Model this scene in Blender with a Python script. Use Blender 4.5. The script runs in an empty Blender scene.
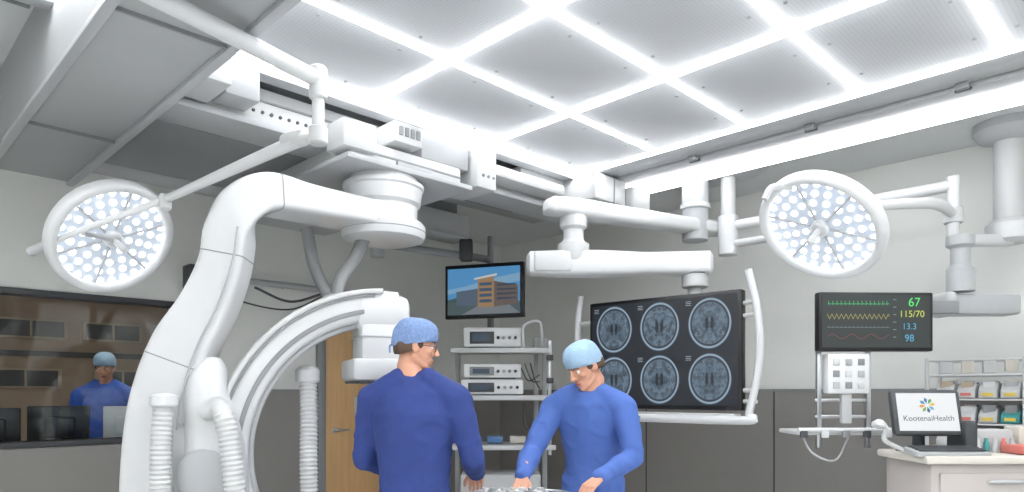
import bpy, bmesh, math, random
import numpy as np
from mathutils import Vector, Matrix, noise
random.seed(4)
scene=bpy.context.scene
Q=math.sqrt(0.5)
# room axes: X = along the window wall, Y = along the right wall. Furniture is surveyed on a
# grid turned 45 degrees to the room (east,north,up in metres).
def S(e,n,z=0.0): return Vector(((n+e)*Q,(n-e)*Q,z))
SY=-math.pi/4
UP=Vector((0,0,1))
def lin(c):
    c=c/255.0
    return c/12.92 if c<=0.04045 else ((c+0.055)/1.055)**2.4
def L(rgb): return (lin(rgb[0]),lin(rgb[1]),lin(rgb[2]),1)
# ---------------------------------------------------------------- materials
def pbr(name,rgb,rough=0.5,metal=0.0,var=0.04,scale=6.0,bump=0.0,bscale=60.0,spec=0.5,coat=0.0):
    m=bpy.data.materials.new(name); m.use_nodes=True
    nt=m.node_tree; b=nt.nodes['Principled BSDF']
    b.inputs['Roughness'].default_value=rough; b.inputs['Metallic'].default_value=metal
    b.inputs['Specular IOR Level'].default_value=spec
    b.inputs['Coat Weight'].default_value=coat
    tc=nt.nodes.new('ShaderNodeTexCoord'); n=nt.nodes.new('ShaderNodeTexNoise')
    n.inputs['Scale'].default_value=scale; n.inputs['Detail'].default_value=3
    nt.links.new(tc.outputs['Object'],n.inputs['Vector'])
    mx=nt.nodes.new('ShaderNodeMix'); mx.data_type='RGBA'
    c=L(rgb); mx.inputs[6].default_value=tuple(x*(1-var) for x in c[:3])+(1,)
    mx.inputs[7].default_value=tuple(min(1,x*(1+var)) for x in c[:3])+(1,)
    nt.links.new(n.outputs['Fac'],mx.inputs[0]); nt.links.new(mx.outputs[2],b.inputs['Base Color'])
    if bump>0:
        n2=nt.nodes.new('ShaderNodeTexNoise'); n2.inputs['Scale'].default_value=bscale
        nt.links.new(tc.outputs['Object'],n2.inputs['Vector'])
        bp=nt.nodes.new('ShaderNodeBump'); bp.inputs['Strength'].default_value=bump; bp.inputs['Distance'].default_value=0.01
        nt.links.new(n2.outputs['Fac'],bp.inputs['Height']); nt.links.new(bp.outputs['Normal'],b.inputs['Normal'])
    return m
def emi(name,rgb,st):
    m=bpy.data.materials.new(name); m.use_nodes=True; nt=m.node_tree
    b=nt.nodes['Principled BSDF']; b.inputs['Base Color'].default_value=(0.02,0.02,0.02,1) if st<1.6 else (0.8,0.8,0.8,1)
    b.inputs['Emission Color'].default_value=L(rgb); b.inputs['Emission Strength'].default_value=st
    b.inputs['Roughness'].default_value=0.4
    return m
WHITE=pbr('white_enamel',(203,204,205),0.35,coat=0.15,var=0.02)
WHITE2=pbr('warm_white_plastic',(192,193,193),0.42,var=0.02)
LGREY=pbr('light_grey_paint',(172,174,176),0.4,var=0.03)
MGREY=pbr('mid_grey_paint',(134,136,138),0.45)
DGREY=pbr('dark_grey_plastic',(66,68,71),0.45)
BLACK=pbr('black_plastic',(18,18,20),0.35)
STEEL=pbr('brushed_steel',(200,202,205),0.3,metal=0.9)
HOSE=pbr('hose_plastic',(196,197,197),0.5)
GHOSE=pbr('grey_hose',(140,142,143),0.5)
WALLM=pbr('wall_paint',(222,223,219),0.7,var=0.02,bump=0.05,bscale=200)
WAINS=pbr('wainscot_laminate',(140,137,134),0.55,var=0.04)
CEILM=pbr('ceiling_paint',(208,210,211),0.75,var=0.02)
BEAMM=pbr('beam_paint',(166,168,169),0.6,var=0.03)
FLOORM=pbr('vinyl_floor',(240,240,238),0.45,var=0.03,scale=3)
WOOD=pbr('maple_wood',(206,166,116),0.45,var=0.18,scale=3)
SKIN=pbr('skin',(206,152,126),0.5,var=0.05,scale=20)
LIP=pbr('lips',(174,100,88),0.5)
HAIR=pbr('hair',(84,64,50),0.7,var=0.2,scale=60)
SCRUB1=pbr('scrub_navy',(44,62,124),0.85,var=0.16,scale=9,bump=0.2,bscale=25)
SCRUB2=pbr('scrub_blue',(76,106,176),0.85,var=0.12,scale=9,bump=0.2,bscale=25)
SCRUB3=pbr('scrub_cobalt',(56,94,184),0.85,var=0.12,scale=9,bump=0.2,bscale=25)
CAPM=pbr('cap_blue',(116,140,182),0.9,var=0.32,scale=70,bump=0.5,bscale=60)
CAPM2=pbr('cap_lightblue',(150,178,202),0.9,var=0.12,scale=50,bump=0.4,bscale=60)
SHOE=pbr('shoe_rubber',(60,60,64),0.6)
EYEW=pbr('eye_white',(225,222,218),0.2); IRIS=pbr('iris',(60,44,34),0.2)
PINK=pbr('pink_plastic',(204,114,106),0.4); BLUEP=pbr('blue_plastic',(90,130,180),0.4); CREAM=pbr('cream_plastic',(208,203,193),0.45)
TEAL=pbr('teal_plastic',(70,150,150),0.45); YEL=pbr('yellow_plastic',(220,190,80),0.45)
CARTM=pbr('cart_enamel',(184,177,173),0.4)
TAN=pbr('tan_window_frame',(176,160,140),0.6)
STRIP=emi('light_strip',(250,252,255),19.0)
TUBE=emi('cove_tube',(250,252,255),9.0)
LED=emi('surgical_led',(248,252,255),5.0)
LENS=pbr('led_lens',(168,176,188),0.2,coat=.5,var=.12,scale=60)
LENS.node_tree.nodes['Principled BSDF'].inputs['Emission Color'].default_value=(.85,.92,1,1); LENS.node_tree.nodes['Principled BSDF'].inputs['Emission Strength'].default_value=.22
# wood grain
nt=WOOD.node_tree
for n in nt.nodes:
    if n.type=='TEX_NOISE':
        mp=nt.nodes.new('ShaderNodeMapping'); mp.inputs['Scale'].default_value=(8,8,0.7)
        tc=[k for k in nt.nodes if k.type=='TEX_COORD'][0]
        nt.links.new(tc.outputs['Object'],mp.inputs[0]); nt.links.new(mp.outputs[0],n.inputs['Vector'])
# perforated diffuser panel
PANEL=bpy.data.materials.new('perforated_panel'); PANEL.use_nodes=True
nt=PANEL.node_tree; b=nt.nodes['Principled BSDF']; b.inputs['Roughness'].default_value=0.6
tc=nt.nodes.new('ShaderNodeTexCoord'); vo=nt.nodes.new('ShaderNodeTexVoronoi'); vo.inputs['Scale'].default_value=52; vo.inputs['Randomness'].default_value=0
cr=nt.nodes.new('ShaderNodeValToRGB'); cr.color_ramp.elements[0].position=0.16; cr.color_ramp.elements[1].position=0.34
cr.color_ramp.elements[0].color=L((160,162,165)); cr.color_ramp.elements[1].color=L((184,186,189))
nt.links.new(tc.outputs['Object'],vo.inputs['Vector']); nt.links.new(vo.outputs['Distance'],cr.inputs[0]); nt.links.new(cr.outputs[0],b.inputs['Base Color'])
nt.links.new(cr.outputs[0],b.inputs['Emission Color']); b.inputs['Emission Strength'].default_value=.06  # weak glow added for soft fill; the panels are no lamps
# glass
GLASS=bpy.data.materials.new('window_glass'); GLASS.use_nodes=True; nt=GLASS.node_tree
nt.nodes.remove(nt.nodes['Principled BSDF']); out=nt.nodes['Material Output']
tr=nt.nodes.new('ShaderNodeBsdfTransparent'); tr.inputs[0].default_value=(0.88,0.91,0.92,1)
gl=nt.nodes.new('ShaderNodeBsdfGlossy'); gl.inputs['Roughness'].default_value=0.02
mx=nt.nodes.new('ShaderNodeMixShader'); mx.inputs[0].default_value=0.03
nt.links.new(tr.outputs[0],mx.inputs[1]); nt.links.new(gl.outputs[0],mx.inputs[2]); nt.links.new(mx.outputs[0],out.inputs[0])
# ---------------------------------------------------------------- helpers
def group(name,loc):
    e=bpy.data.objects.new(name,None); e.empty_display_size=0.1; e.location=loc
    scene.collection.objects.link(e); e['_loc']=list(loc); return e
def attach(o,parent):
    if parent is not None:
        o.parent=parent; o.matrix_parent_inverse=Matrix.Translation(-Vector(parent['_loc'][:]))
def from_bm(name,bm,m,parent,smooth=True,angle=40):
    bmesh.ops.recalc_face_normals(bm,faces=bm.faces[:])
    me=bpy.data.meshes.new(name); bm.to_mesh(me); bm.free()
    if m: me.materials.append(m)
    if smooth:
        me.shade_smooth()
        me.set_sharp_from_angle(angle=math.radians(angle))
    o=bpy.data.objects.new(name,me); scene.collection.objects.link(o); attach(o,parent); return o
def box(name,parent,c,size,m,yaw=0.0,bevel=0.008,rot=None,seg=2,taper=None):
    bm=bmesh.new(); bmesh.ops.create_cube(bm,size=1)
    for v in bm.verts:
        if taper and v.co.z<0: v.co.x*=taper; v.co.y*=taper
        v.co=Vector((v.co.x*size[0],v.co.y*size[1],v.co.z*size[2]))
    if bevel>0:
        bv=min(bevel,min(size)*0.45)
        bmesh.ops.bevel(bm,geom=bm.edges[:],offset=bv,segments=seg,affect='EDGES',profile=0.5)
    R=rot if rot is not None else Matrix.Rotation(yaw,4,'Z')
    M=Matrix.Translation(c)@R.to_4x4()
    bmesh.ops.transform(bm,matrix=M,verts=bm.verts[:])
    return from_bm(name,bm,m,parent)
def frame(d):
    d=Vector(d).normalized(); a=UP if abs(d.z)<0.95 else Vector((1,0,0))
    u=a.cross(d).normalized(); v=d.cross(u).normalized(); return u,v,d
def loft(name,parent,rings,m,closed=False,caps=True,smooth=True,angle=40):
    bm=bmesh.new(); vs=[[bm.verts.new(p) for p in r] for r in rings]; n=len(rings[0])
    rng=range(len(rings)) if closed else range(len(rings)-1)
    for i in rng:
        a=vs[i]; b=vs[(i+1)%len(vs)]
        for k in range(n): bm.faces.new((a[k],a[(k+1)%n],b[(k+1)%n],b[k]))
    if caps and not closed:
        bm.faces.new(vs[0][::-1]); bm.faces.new(vs[-1])
    return from_bm(name,bm,m,parent,smooth,angle)
def ring(c,u,v,a,b,n=20,p=2.0):
    out=[]
    for k in range(n):
        t=2*math.pi*(k+0.5)/n; ct,st=math.cos(t),math.sin(t)
        out.append(c+u*(a*math.copysign(abs(ct)**(2/p),ct))+v*(b*math.copysign(abs(st)**(2/p),st)))
    return out
def cyl(name,parent,p1,p2,r1,m,r2=None,n=24,bev=0.006):
    r2=r1 if r2 is None else r2
    u,v,d=frame(p2-p1); h=(p2-p1).length; bev=min(bev,h*0.3,min(r1,r2)*0.5)
    rs=[ring(p1,u,v,r1-bev,r1-bev,n),ring(p1+d*bev,u,v,r1,r1,n),ring(p2-d*bev,u,v,r2,r2,n),ring(p2,u,v,r2-bev,r2-bev,n)]
    return loft(name,parent,rs,m)
def lathe(name,parent,o,axis,prof,m,n=40,angle=35):
    u,v,d=frame(axis); rs=[ring(o+d*h,u,v,max(r,0.0005),max(r,0.0005),n) for r,h in prof]
    return loft(name,parent,rs,m,angle=angle)
def cat(pts,k=8):
    P=[np.array(p,float) for p in pts]; P=[2*P[0]-P[1]]+P+[2*P[-1]-P[-2]]; out=[]
    for i in range(1,len(P)-2):
        for j in range(k):
            t=j/k; a,b,c,d=P[i-1],P[i],P[i+1],P[i+2]
            out.append(0.5*((2*b)+(-a+c)*t+(2*a-5*b+4*c-d)*t*t+(-a+3*b-3*c+d)*t**3))
    out.append(P[-2]); return out
def tube(name,parent,pts,r,m,k=8,n=14,ribs=0,smooth=True):
    """pts: Vectors; r number or list"""
    rr=r if isinstance(r,(list,tuple)) else [r]*len(pts)
    C=cat([list(p)+[q] for p,q in zip(pts,rr)],k) if len(pts)>2 or ribs else [np.array(list(p)+[q]) for p,q in zip(pts,rr)]
    if ribs:
        d=[0]
        for i in range(1,len(C)): d.append(d[-1]+np.linalg.norm(C[i][:3]-C[i-1][:3]))
        N=int(d[-1]/ribs)*2; C=np.array(C)
        ts=np.linspace(0,d[-1],N); C=[np.array([np.interp(t,d,C[:,j]) for j in range(4)]) for t in ts]
    rs=[]; up=None
    for i,c in enumerate(C):
        a=C[max(i-1,0)][:3]; b=C[min(i+1,len(C)-1)][:3]; d=Vector(b-a).normalized()
        if up is None: u,v,_=frame(d)
        else:
            u=(up-d*up.dot(d)).normalized(); v=d.cross(u).normalized()
        up=u; q=c[3]*((1.0 if i%2 else 0.84) if ribs else 1)
        rs.append(ring(Vector(c[:3]),u,v,q,q,n))
    return loft(name,parent,rs,m,angle=60)
def prism(name,parent,pts,o,u,v,t,m,bevel=0.006):
    w=u.cross(v).normalized(); bm=bmesh.new()
    a=[bm.verts.new(o+u*x+v*y-w*t/2) for x,y in pts]; f=bm.faces.new(a)
    r=bmesh.ops.extrude_face_region(bm,geom=[f]); vs=[x for x in r['geom'] if isinstance(x,bmesh.types.BMVert)]
    bmesh.ops.translate(bm,vec=w*t,verts=vs)
    if bevel: bmesh.ops.bevel(bm,geom=bm.edges[:],offset=bevel,segments=2,affect='EDGES',profile=0.5)
    return from_bm(name,bm,m,parent)
class Pl:
    def __init__(s,o,u,v): s.o=Vector(o); s.u=Vector(u).normalized(); s.v=Vector(v).normalized(); s.w=s.u.cross(s.v).normalized()
    def p(s,x,y,h=0): return s.o+s.u*x+s.v*y+s.w*h
    def rot(s): return Matrix((s.u,s.v,s.w)).transposed()
def poly(name,parent,pl,pts,m,h=0.002):
    bm=bmesh.new(); bm.faces.new([bm.verts.new(pl.p(x,y,h)) for x,y in pts])
    me=bpy.data.meshes.new(name); bm.to_mesh(me); bm.free(); me.materials.append(m)
    o=bpy.data.objects.new(name,me); scene.collection.objects.link(o); attach(o,parent); return o
def rect(name,parent,pl,x0,y0,x1,y1,m,h=0.002): return poly(name,parent,pl,[(x0,y0),(x1,y0),(x1,y1),(x0,y1)],m,h)
def ribbon(name,parent,pl,pts,w,m,h=0.003):
    bm=bmesh.new(); pr=None
    for i,(x,y) in enumerate(pts):
        a=pts[max(i-1,0)]; b=pts[min(i+1,len(pts)-1)]; dx,dy=b[0]-a[0],b[1]-a[1]; l=math.hypot(dx,dy) or 1
        nx,ny=-dy/l*w/2,dx/l*w/2
        c=(bm.verts.new(pl.p(x-nx,y-ny,h)),bm.verts.new(pl.p(x+nx,y+ny,h)))
        if pr: bm.faces.new((pr[0],c[0],c[1],pr[1]))
        pr=c
    me=bpy.data.meshes.new(name); bm.to_mesh(me); bm.free(); me.materials.append(m)
    o=bpy.data.objects.new(name,me); scene.collection.objects.link(o); attach(o,parent)
def text(name,parent,pl,x,y,s,size,m,h=0.003,align='CENTER'):
    c=bpy.data.curves.new(name,'FONT'); c.body=s; c.size=size; c.align_x=align; c.align_y='CENTER'; c.materials.append(m)
    o=bpy.data.objects.new(name,c); scene.collection.objects.link(o); attach(o,parent)
    o.matrix_basis=Matrix.Translation(pl.p(x,y,h))@pl.rot().to_4x4(); return o
def pbox(name,parent,pl,x,y,h,size,m,bevel=0.006): return box(name,parent,pl.p(x,y,h),size,m,rot=pl.rot(),bevel=bevel)
# ================================================================= ROOM
XW,YW,CZ=5.8,6.0,3.2; X0,Y0=-2.4,-2.4
def rbox(name,parent,x0,x1,y0,y1,z0,z1,m,bevel=0): return box(name,parent,Vector(((x0+x1)/2,(y0+y1)/2,(z0+z1)/2)),(x1-x0,y1-y0,z1-z0),m,bevel=bevel)
rbox('floor',None,X0-.1,XW+.1,Y0-.1,9.3,-.1,0,FLOORM)
rbox('ceiling',None,X0-.1,XW+.1,Y0-.1,YW+.1,CZ,CZ+.1,CEILM)
rbox('wall_right',None,XW,XW+.12,Y0-.1,YW+.12,0,CZ,WALLM)
rbox('wall_rear',None,X0-.12,X0,Y0-.1,YW+.12,0,CZ,WALLM)
rbox('wall_near',None,X0-.1,XW+.1,Y0-.12,Y0,0,CZ,WALLM)
wl=group('wall_left',(2,YW,0)); WX0,WX1,WZ0,WZ1=-1.6,2.05,1.09,2.15
rbox('wall_below_window',wl,X0,WX1,YW,YW+.12,0,WZ0,WALLM); rbox('wall_above_window',wl,X0,WX1,YW,YW+.12,WZ1,CZ,WALLM)
rbox('wall_beside_window',wl,X0,WX0,YW,YW+.12,WZ0,WZ1,WALLM); rbox('wall_main',wl,WX1,XW,YW,YW+.12,0,CZ,WALLM)
# wainscot + trims
rbox('trim_1',None,X0,WX1+.06,YW-.015,YW,0.1,WZ0-.05,WAINS); rbox('trim_2',None,WX1+.06,3.32,YW-.015,YW,.1,1.46,WAINS)
rbox('trim_3',None,4.66,XW,YW-.015,YW,.1,1.46,WAINS); rbox('trim_4',None,XW-.015,XW,Y0,YW-.02,.1,1.46,WAINS)
rbox('trim_5',None,XW-.022,XW,Y0,YW-.02,1.455,1.475,MGREY); rbox('trim_6',None,WX1+.06,3.32,YW-.022,YW,1.455,1.475,MGREY)
rbox('trim_7',None,4.66,XW-.02,YW-.022,YW,1.455,1.475,MGREY)
for i,y in enumerate([3.9,2.6,1.3,0.0]): rbox('trim_%d'%(8+i),None,XW-.019,XW-.012,y-.006,y+.006,.1,1.455,DGREY)
rbox('baseboard_right',None,XW-.025,XW,Y0,YW-.02,0,.1,DGREY); rbox('baseboard_left',None,X0,3.32,YW-.025,YW,0,.1,DGREY)
# window
w=group('window_1',(0.2,YW,WZ0))
rbox('glass_pane',w,WX0,WX1,YW+.05,YW+.056,WZ0,WZ1,GLASS)
for nm,a in (('frame_bottom',(WX0-.04,WX1+.04,YW-.02,YW+.13,WZ0-.045,WZ0)),('frame_top',(WX0-.04,WX1+.04,YW-.02,YW+.13,WZ1,WZ1+.045)),
    ('frame_left',(WX0-.04,WX0,YW-.02,YW+.13,WZ0,WZ1)),('frame_right',(WX1,WX1+.04,YW-.02,YW+.13,WZ0,WZ1))): rbox(nm,w,*a,DGREY,bevel=.004)
# door
d=group('door_1',(4,YW,0))
rbox('door_leaf',d,3.42,4.55,YW-.045,YW-.002,0.01,2.16,WOOD,bevel=.004)
for nm,a in (('jamb_left',(3.34,3.42,YW-.06,YW-.001,0,2.22)),('jamb_right',(4.55,4.63,YW-.06,YW-.001,0,2.22)),('jamb_head',(3.34,4.63,YW-.06,YW-.001,2.16,2.23))): rbox(nm,d,*a,MGREY,bevel=.004)
cyl('lever_rose',d,Vector((3.52,YW-.045,1.08)),Vector((3.52,YW-.06,1.08)),.03,STEEL)
tube('lever',d,[Vector((3.52,YW-.06,1.08)),Vector((3.52,YW-.1,1.08)),Vector((3.65,YW-.1,1.08))],.01,STEEL)
rbox('kick_plate',d,3.46,4.5,YW-.05,YW-.045,.02,.3,STEEL); rbox('door_sign',d,3.74,3.96,YW-.05,YW-.045,1.22,1.4,WHITE2)
rbox('sign_text_band',d,3.77,3.93,YW-.053,YW-.05,1.32,1.36,PINK)
# control room
BRICK=pbr('brown_brick',(164,144,126),0.8,var=0.12,scale=8)  # brick far wall and windows stand in for a building seen in the glass
c=group('wall_control_room',(0,9,0))
rbox('building_image_wall',c,X0,3.6,9.0,9.1,0,2.9,BRICK); rbox('side_wall',c,3.5,3.6,YW+.12,9,0,2.9,MGREY); rbox('side_wall_b',c,X0-.1,X0,YW+.12,9,0,2.9,MGREY)
rbox('ceiling_control_room',None,X0,3.6,YW+.12,9.1,2.85,2.95,MGREY)
for i,(x,z,wd) in enumerate(((1.6,2.14,.62),(2.4,2.14,.55),(1.55,1.6,.6),(2.5,1.6,.5),(0.6,2.14,.6))):
    g=group('window_%d'%(i+2),(x,9,z)); rbox('frame',g,x-wd/2-.04,x+wd/2+.04,8.97,8.999,z-.11,z+.11,TAN,bevel=.004)
    rbox('pane',g,x-wd/2,x+wd/2,8.96,8.97,z-.085,z+.085,DGREY); rbox('mullion',g,x-.01,x+.01,8.95,8.96,z-.085,z+.085,TAN)
for i,x in enumerate((0.2,2.2)): rbox('added_fill_panel' ,None,x-.6,x+.6,6.5,6.85,2.83,2.849,emi('control_room_fill',(255,244,232),11))  # unseen ceiling lights added to brighten the control room
rbox('trim_20',None,X0,3.5,8.975,8.999,1.84,1.9,DGREY)
# ceiling: laminar diffuser
PZ=3.1
lx=[-1.47,-.55,.37,1.29,2.21,3.13,4.05]; ly=[-1.31,-.65,.01,.67,1.33,1.99,2.65,3.3]
g=group('laminar_flow_ceiling',(2,1,PZ))
rbox('plenum',g,-1.5,4.52,-1.4,3.46,PZ+.02,CZ,LGREY)
for i in range(len(lx)-1):
    for j in range(len(ly)-1):
        x0,x1,y0,y1=lx[i]+.026,lx[i+1]-.026,ly[j]+.022,ly[j+1]-.022
        rbox('diffuser_panel_%d_%d'%(i,j),g,x0,x1,y0,y1,PZ+.0,PZ+.02,PANEL,bevel=.003)
        if i<2: continue
        for q in (.25,.75):
            for yy in (y0+.06,y1-.06):
                xx=x0+(x1-x0)*q; cyl('fastener',g,Vector((xx,yy,PZ)),Vector((xx,yy,PZ-.006)),.009,LGREY,n=8,bev=.001)
for x in lx: rbox('light_bar_x',g,x-.023,x+.023,-1.36,3.4,PZ-.008,PZ+.02,STRIP,bevel=.004)
for i in range(len(lx)-1):
    for y in ly: rbox('light_bar_y',g,lx[i]+.023,lx[i+1]-.023,y-.02,y+.02,PZ-.007,PZ+.02,STRIP,bevel=.004)
rbox('light_bar_return',g,4.08,4.5,3.27,3.33,PZ-.01,PZ+.02,LGREY)
rbox('edge_channel_a',g,4.08,4.3,-1.4,3.4,PZ-.01,PZ+.02,LGREY,bevel=.004)
rbox('edge_channel_b',g,4.32,4.52,-1.4,3.4,PZ-.03,PZ+.02,LGREY,bevel=.01)
rbox('edge_channel_c',g,-1.5,4.5,3.36,3.46,PZ-.04,PZ+.02,LGREY,bevel=.01)
for y in (.9,1.7,2.5):
    rbox('latch',g,4.26,4.34,y-.03,y+.03,PZ-.045,PZ-.01,MGREY,bevel=.004); cyl('latch_pin',g,Vector((4.3,y-.04,PZ-.04)),Vector((4.3,y+.04,PZ-.04)),.01,DGREY,n=10)
g=group('cove_light',(4.62,1.5,3.05))
rbox('housing',g,4.54,4.86,-1.4,3.5,3.12,3.2,WHITE2,bevel=.01)
cyl('tube_lamp',g,Vector((4.62,-1.3,3.06)),Vector((4.62,3.4,3.06)),.042,TUBE)
rbox('lens_rail',g,4.70,4.84,-1.35,3.45,3.085,3.12,LGREY,bevel=.01)
rbox('end_cap',g,4.54,4.75,3.42,3.5,2.98,3.12,LGREY,bevel=.01)
# soffit beam
g=group('ceiling_beam',(.9,2,2.75))
rbox('beam_body',g,.68,1.1,-2.4,5.0,2.76,3.2,BEAMM,bevel=.006)
for x in (.68,1.1): rbox('flange',g,x-.02,x+.02,-2.4,5.02,2.74,2.765,LGREY,bevel=.004)
for y in (1.2,2.6,4.0): rbox('joint_cover',g,.66,1.12,y,y+.012,2.745,2.765,MGREY)
for i,y in enumerate((5.5,4.6,3.7,2.8,1.9,1.0)):
    rbox('trim_%d'%(30+i),None,-2.4,.66,y,y+.03,3.17,3.2,MGREY,bevel=.004)
# unseen fill lights added in the perimeter ceiling to brighten the room
FILL_LENS=emi('fill_light_lens',(250,252,255),10.0)
for (x,y,lx_,ly_) in ((-1.6,4.2,.3,1.2),(-1.9,1.2,.3,1.2),(-1.9,-1.2,.3,1.2),(1.5,-1.9,1.2,.3),(3.6,-1.9,1.2,.3)):
    g=group('added_fill_light',(x,y,3.17)); rbox('lens',g,x-lx_/2,x+lx_/2,y-ly_/2,y+ly_/2,3.185,3.198,FILL_LENS); rbox('bezel_a',g,x-lx_/2-.03,x+lx_/2+.03,y-ly_/2-.03,y-ly_/2,3.175,3.199,WHITE); rbox('bezel_b',g,x-lx_/2-.03,x+lx_/2+.03,y+ly_/2,y+ly_/2+.03,3.175,3.199,WHITE)
# lower service ceiling between the rails
rbox('trim_40',None,1.12,5.0,3.8,4.7,3.12,3.2,BEAMM,bevel=.01)
# ================================================================= C-ARM GANTRY
G=group('ceiling_mounted_c_arm',S(-1.2,3.7,0))
for nm,y0,y1,z0,z1,x1 in (('rail_front',3.52,3.74,2.86,3.06,4.3),('rail_rear',4.75,4.95,2.86,3.06,4.2)):
    rbox(nm,G,1.12,x1,y0,y1,z0,z1,WHITE2,bevel=.01); rbox(nm+'_lip',G,1.12,x1,y0-.03,y1+.03,z0-.02,z0+.015,LGREY,bevel=.004)
    rbox(nm+'_hanger',G,1.2,x1-.1,y0+.06,y1-.06,z1,3.2,MGREY)
for i in range(14):
    x=1.3+i*.05; cyl('rail_hole',G,Vector((x,3.521,2.93)),Vector((x,3.512,2.93)),.009,DGREY,n=10,bev=.001)
rbox('rail_stripe',G,1.15,4.25,3.512,3.52,2.985,2.995,MGREY)
rbox('drive_housing',G,1.12,1.36,3.2,3.5,2.88,3.08,WHITE2,bevel=.02); rbox('drive_cover',G,1.38,1.56,3.34,3.52,2.9,3.06,LGREY,bevel=.02)
rbox('cable_chain',G,1.7,3.9,3.78,3.9,2.88,2.98,DGREY,bevel=.01)
rbox('under_tray',G,1.15,2.1,3.78,4.72,2.84,2.87,MGREY,bevel=.01)
rbox('bridge_beam',G,2.05,2.85,3.3,5.0,2.74,2.86,WHITE2,bevel=.02); rbox('bridge_skirt',G,2.0,2.9,3.25,5.05,2.72,2.75,LGREY,bevel=.006)
rbox('bridge_end_box',G,1.98,2.2,3.26,3.45,2.78,2.94,WHITE2,bevel=.02); rbox('bridge_port_box',G,2.3,2.5,3.24,3.5,2.88,3.0,WHITE2,bevel=.01)
rbox('control_box',G,2.55,2.93,3.32,3.5,2.86,3.04,LGREY,bevel=.015); rbox('control_box_tall',G,2.95,3.12,3.26,3.6,2.76,3.06,WHITE2,bevel=.015)
rbox('bridge_groove',G,2.06,2.84,3.294,3.30,2.79,2.80,MGREY); rbox('bridge_fixing_plate',G,2.35,2.6,3.28,3.3,2.755,2.785,LGREY,bevel=.004)
for i in range(4): rbox('port',G,2.33+i*.04,2.355+i*.04,3.23,3.245,2.92,2.97,MGREY,bevel=.002)
for i in range(3): cyl('fixing_bolt',G,Vector((3.0+i*.045,3.262,2.84)),Vector((3.0+i*.045,3.252,2.84)),.01,MGREY,n=10,bev=.001)
rbox('rail_clamp',G,3.2,3.9,3.34,3.52,2.9,2.98,WHITE2,bevel=.02)
DC=S(-.77,4.14,0)
lathe('turntable',G,DC+Vector((0,0,2.35)),UP,[(0.05,0),(.2,.0),(.24,.012),(.25,.04),(.25,.085),(.235,.105),(.2,.12),(.2,.2),(.22,.22),(.23,.30),(.24,.31),(.24,.33),(.2,.34),(.2,.39)],WHITE)
lathe('turntable_seam',G,DC+Vector((0,0,2.40)),UP,[(.249,0),(.2515,.002),(.2515,.006),(.249,.008)],MGREY)
# L-arm (swept superellipse)
E=S(1,0,0); N_=S(0,1,0)
path=[(-.77,4.12,2.475,.07,.19),(-.95,3.95,2.475,.072,.17),(-1.15,3.74,2.475,.08,.15),(-1.30,3.57,2.47,.095,.14),(-1.385,3.49,2.38,.105,.13),(-1.41,3.46,2.25,.105,.125),(-1.435,3.46,2.08,.105,.125),
 (-1.515,3.45,1.87,.12,.12),(-1.635,3.45,1.66,.14,.12),(-1.72,3.45,1.4,.15,.12),(-1.755,3.45,1.1,.155,.12),(-1.755,3.45,.85,.15,.12),(-1.70,3.47,.66,.12,.11)]
C=cat(path,8); rs=[]; seams=[]
for i,cc in enumerate(C):
    a=C[max(i-1,0)]; b_=C[min(i+1,len(C)-1)]
    p=S(cc[0],cc[1],cc[2]); d=(S(b_[0],b_[1],b_[2])-S(a[0],a[1],a[2])).normalized()
    f=min(1,max(0,(2.48-cc[2])/.26)); hp=(S(.66,.75,0)*(1-f)+S(1,.12,0)*f).normalized()
    tdir=hp.cross(UP).normalized(); wdir=tdir.cross(d).normalized()
    rs.append(ring(p,wdir,tdir,cc[3],cc[4],40,8))
    if i in (22,46,66): seams.append([ring(p+d*q,wdir,tdir,cc[3]+.0015,cc[4]+.0015,40,8) for q in (-.003,.003)])
loft('l_arm',G,rs,WHITE,angle=50)
for s_ in seams: loft('l_arm_seam',G,s_,MGREY)
tube('l_arm_edge_trim',G,[S(p[0]+p[3]*.80,p[1]-p[4]-.001,p[2]) for p in path[5:12]],.005,LGREY)
tube('l_arm_edge_trim_b',G,[S(p[0]-p[3]*.72,p[1]-p[4]-.001,p[2]) for p in path[5:12]],.005,LGREY)
# C arc
CC=S(-.72,3.85,1.13); yaw=math.radians(24); U=S(math.cos(yaw),math.sin(yaw),0); W=U.cross(UP)
def arc(name,r,a,b,t0,t1,m,p=5,off=0,n=56,tap=None,ns=24):
    rs=[]
    for i in range(n+1):
        t=math.radians(t0+(t1-t0)*i/n); er=U*math.cos(t)+UP*math.sin(t)
        k=1 if tap is None else tap(i/n)
        rs.append(ring(CC+er*r+W*off,er,W,a*k,b,ns,p))
    return loft(name,G,rs,m,angle=50)
arc('c_arc',.79,.085,.12,86,275,WHITE)
arc('c_arc_inner_track',.695,.016,.07,92,270,LGREY)
arc('c_arc_outer_rim',.865,.018,.135,92,268,WHITE2)
arc('c_arc_groove_front',.76,.012,.006,95,265,MGREY,off=.12)
arc('c_arc_groove_outer',.84,.004,.006,95,265,MGREY,off=.125)
hp=Pl(CC,U,UP)
pbox('detector_arm',G,hp,-.02,.75,0,(.30,.2,.26),WHITE,bevel=.05)
pbox('detector_lift',G,hp,-.02,.58,.0,(.26,.26,.26),WHITE,bevel=.04)
pbox('detector_collar',G,hp,-.02,.62,.0,(.27,.012,.27),LGREY,bevel=.005)
pbox('flat_detector',G,hp,-.03,.44,0,(.34,.12,.36),WHITE,bevel=.025); pbox('detector_face',G,hp,-.03,.373,0,(.3,.012,.32),DGREY,bevel=.003)
pbox('xray_tube_housing',G,hp,-.02,-.72,0,(.42,.3,.34),WHITE,bevel=.06); pbox('collimator',G,hp,-.03,-.53,0,(.2,.1,.2),LGREY,bevel=.02)
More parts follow.
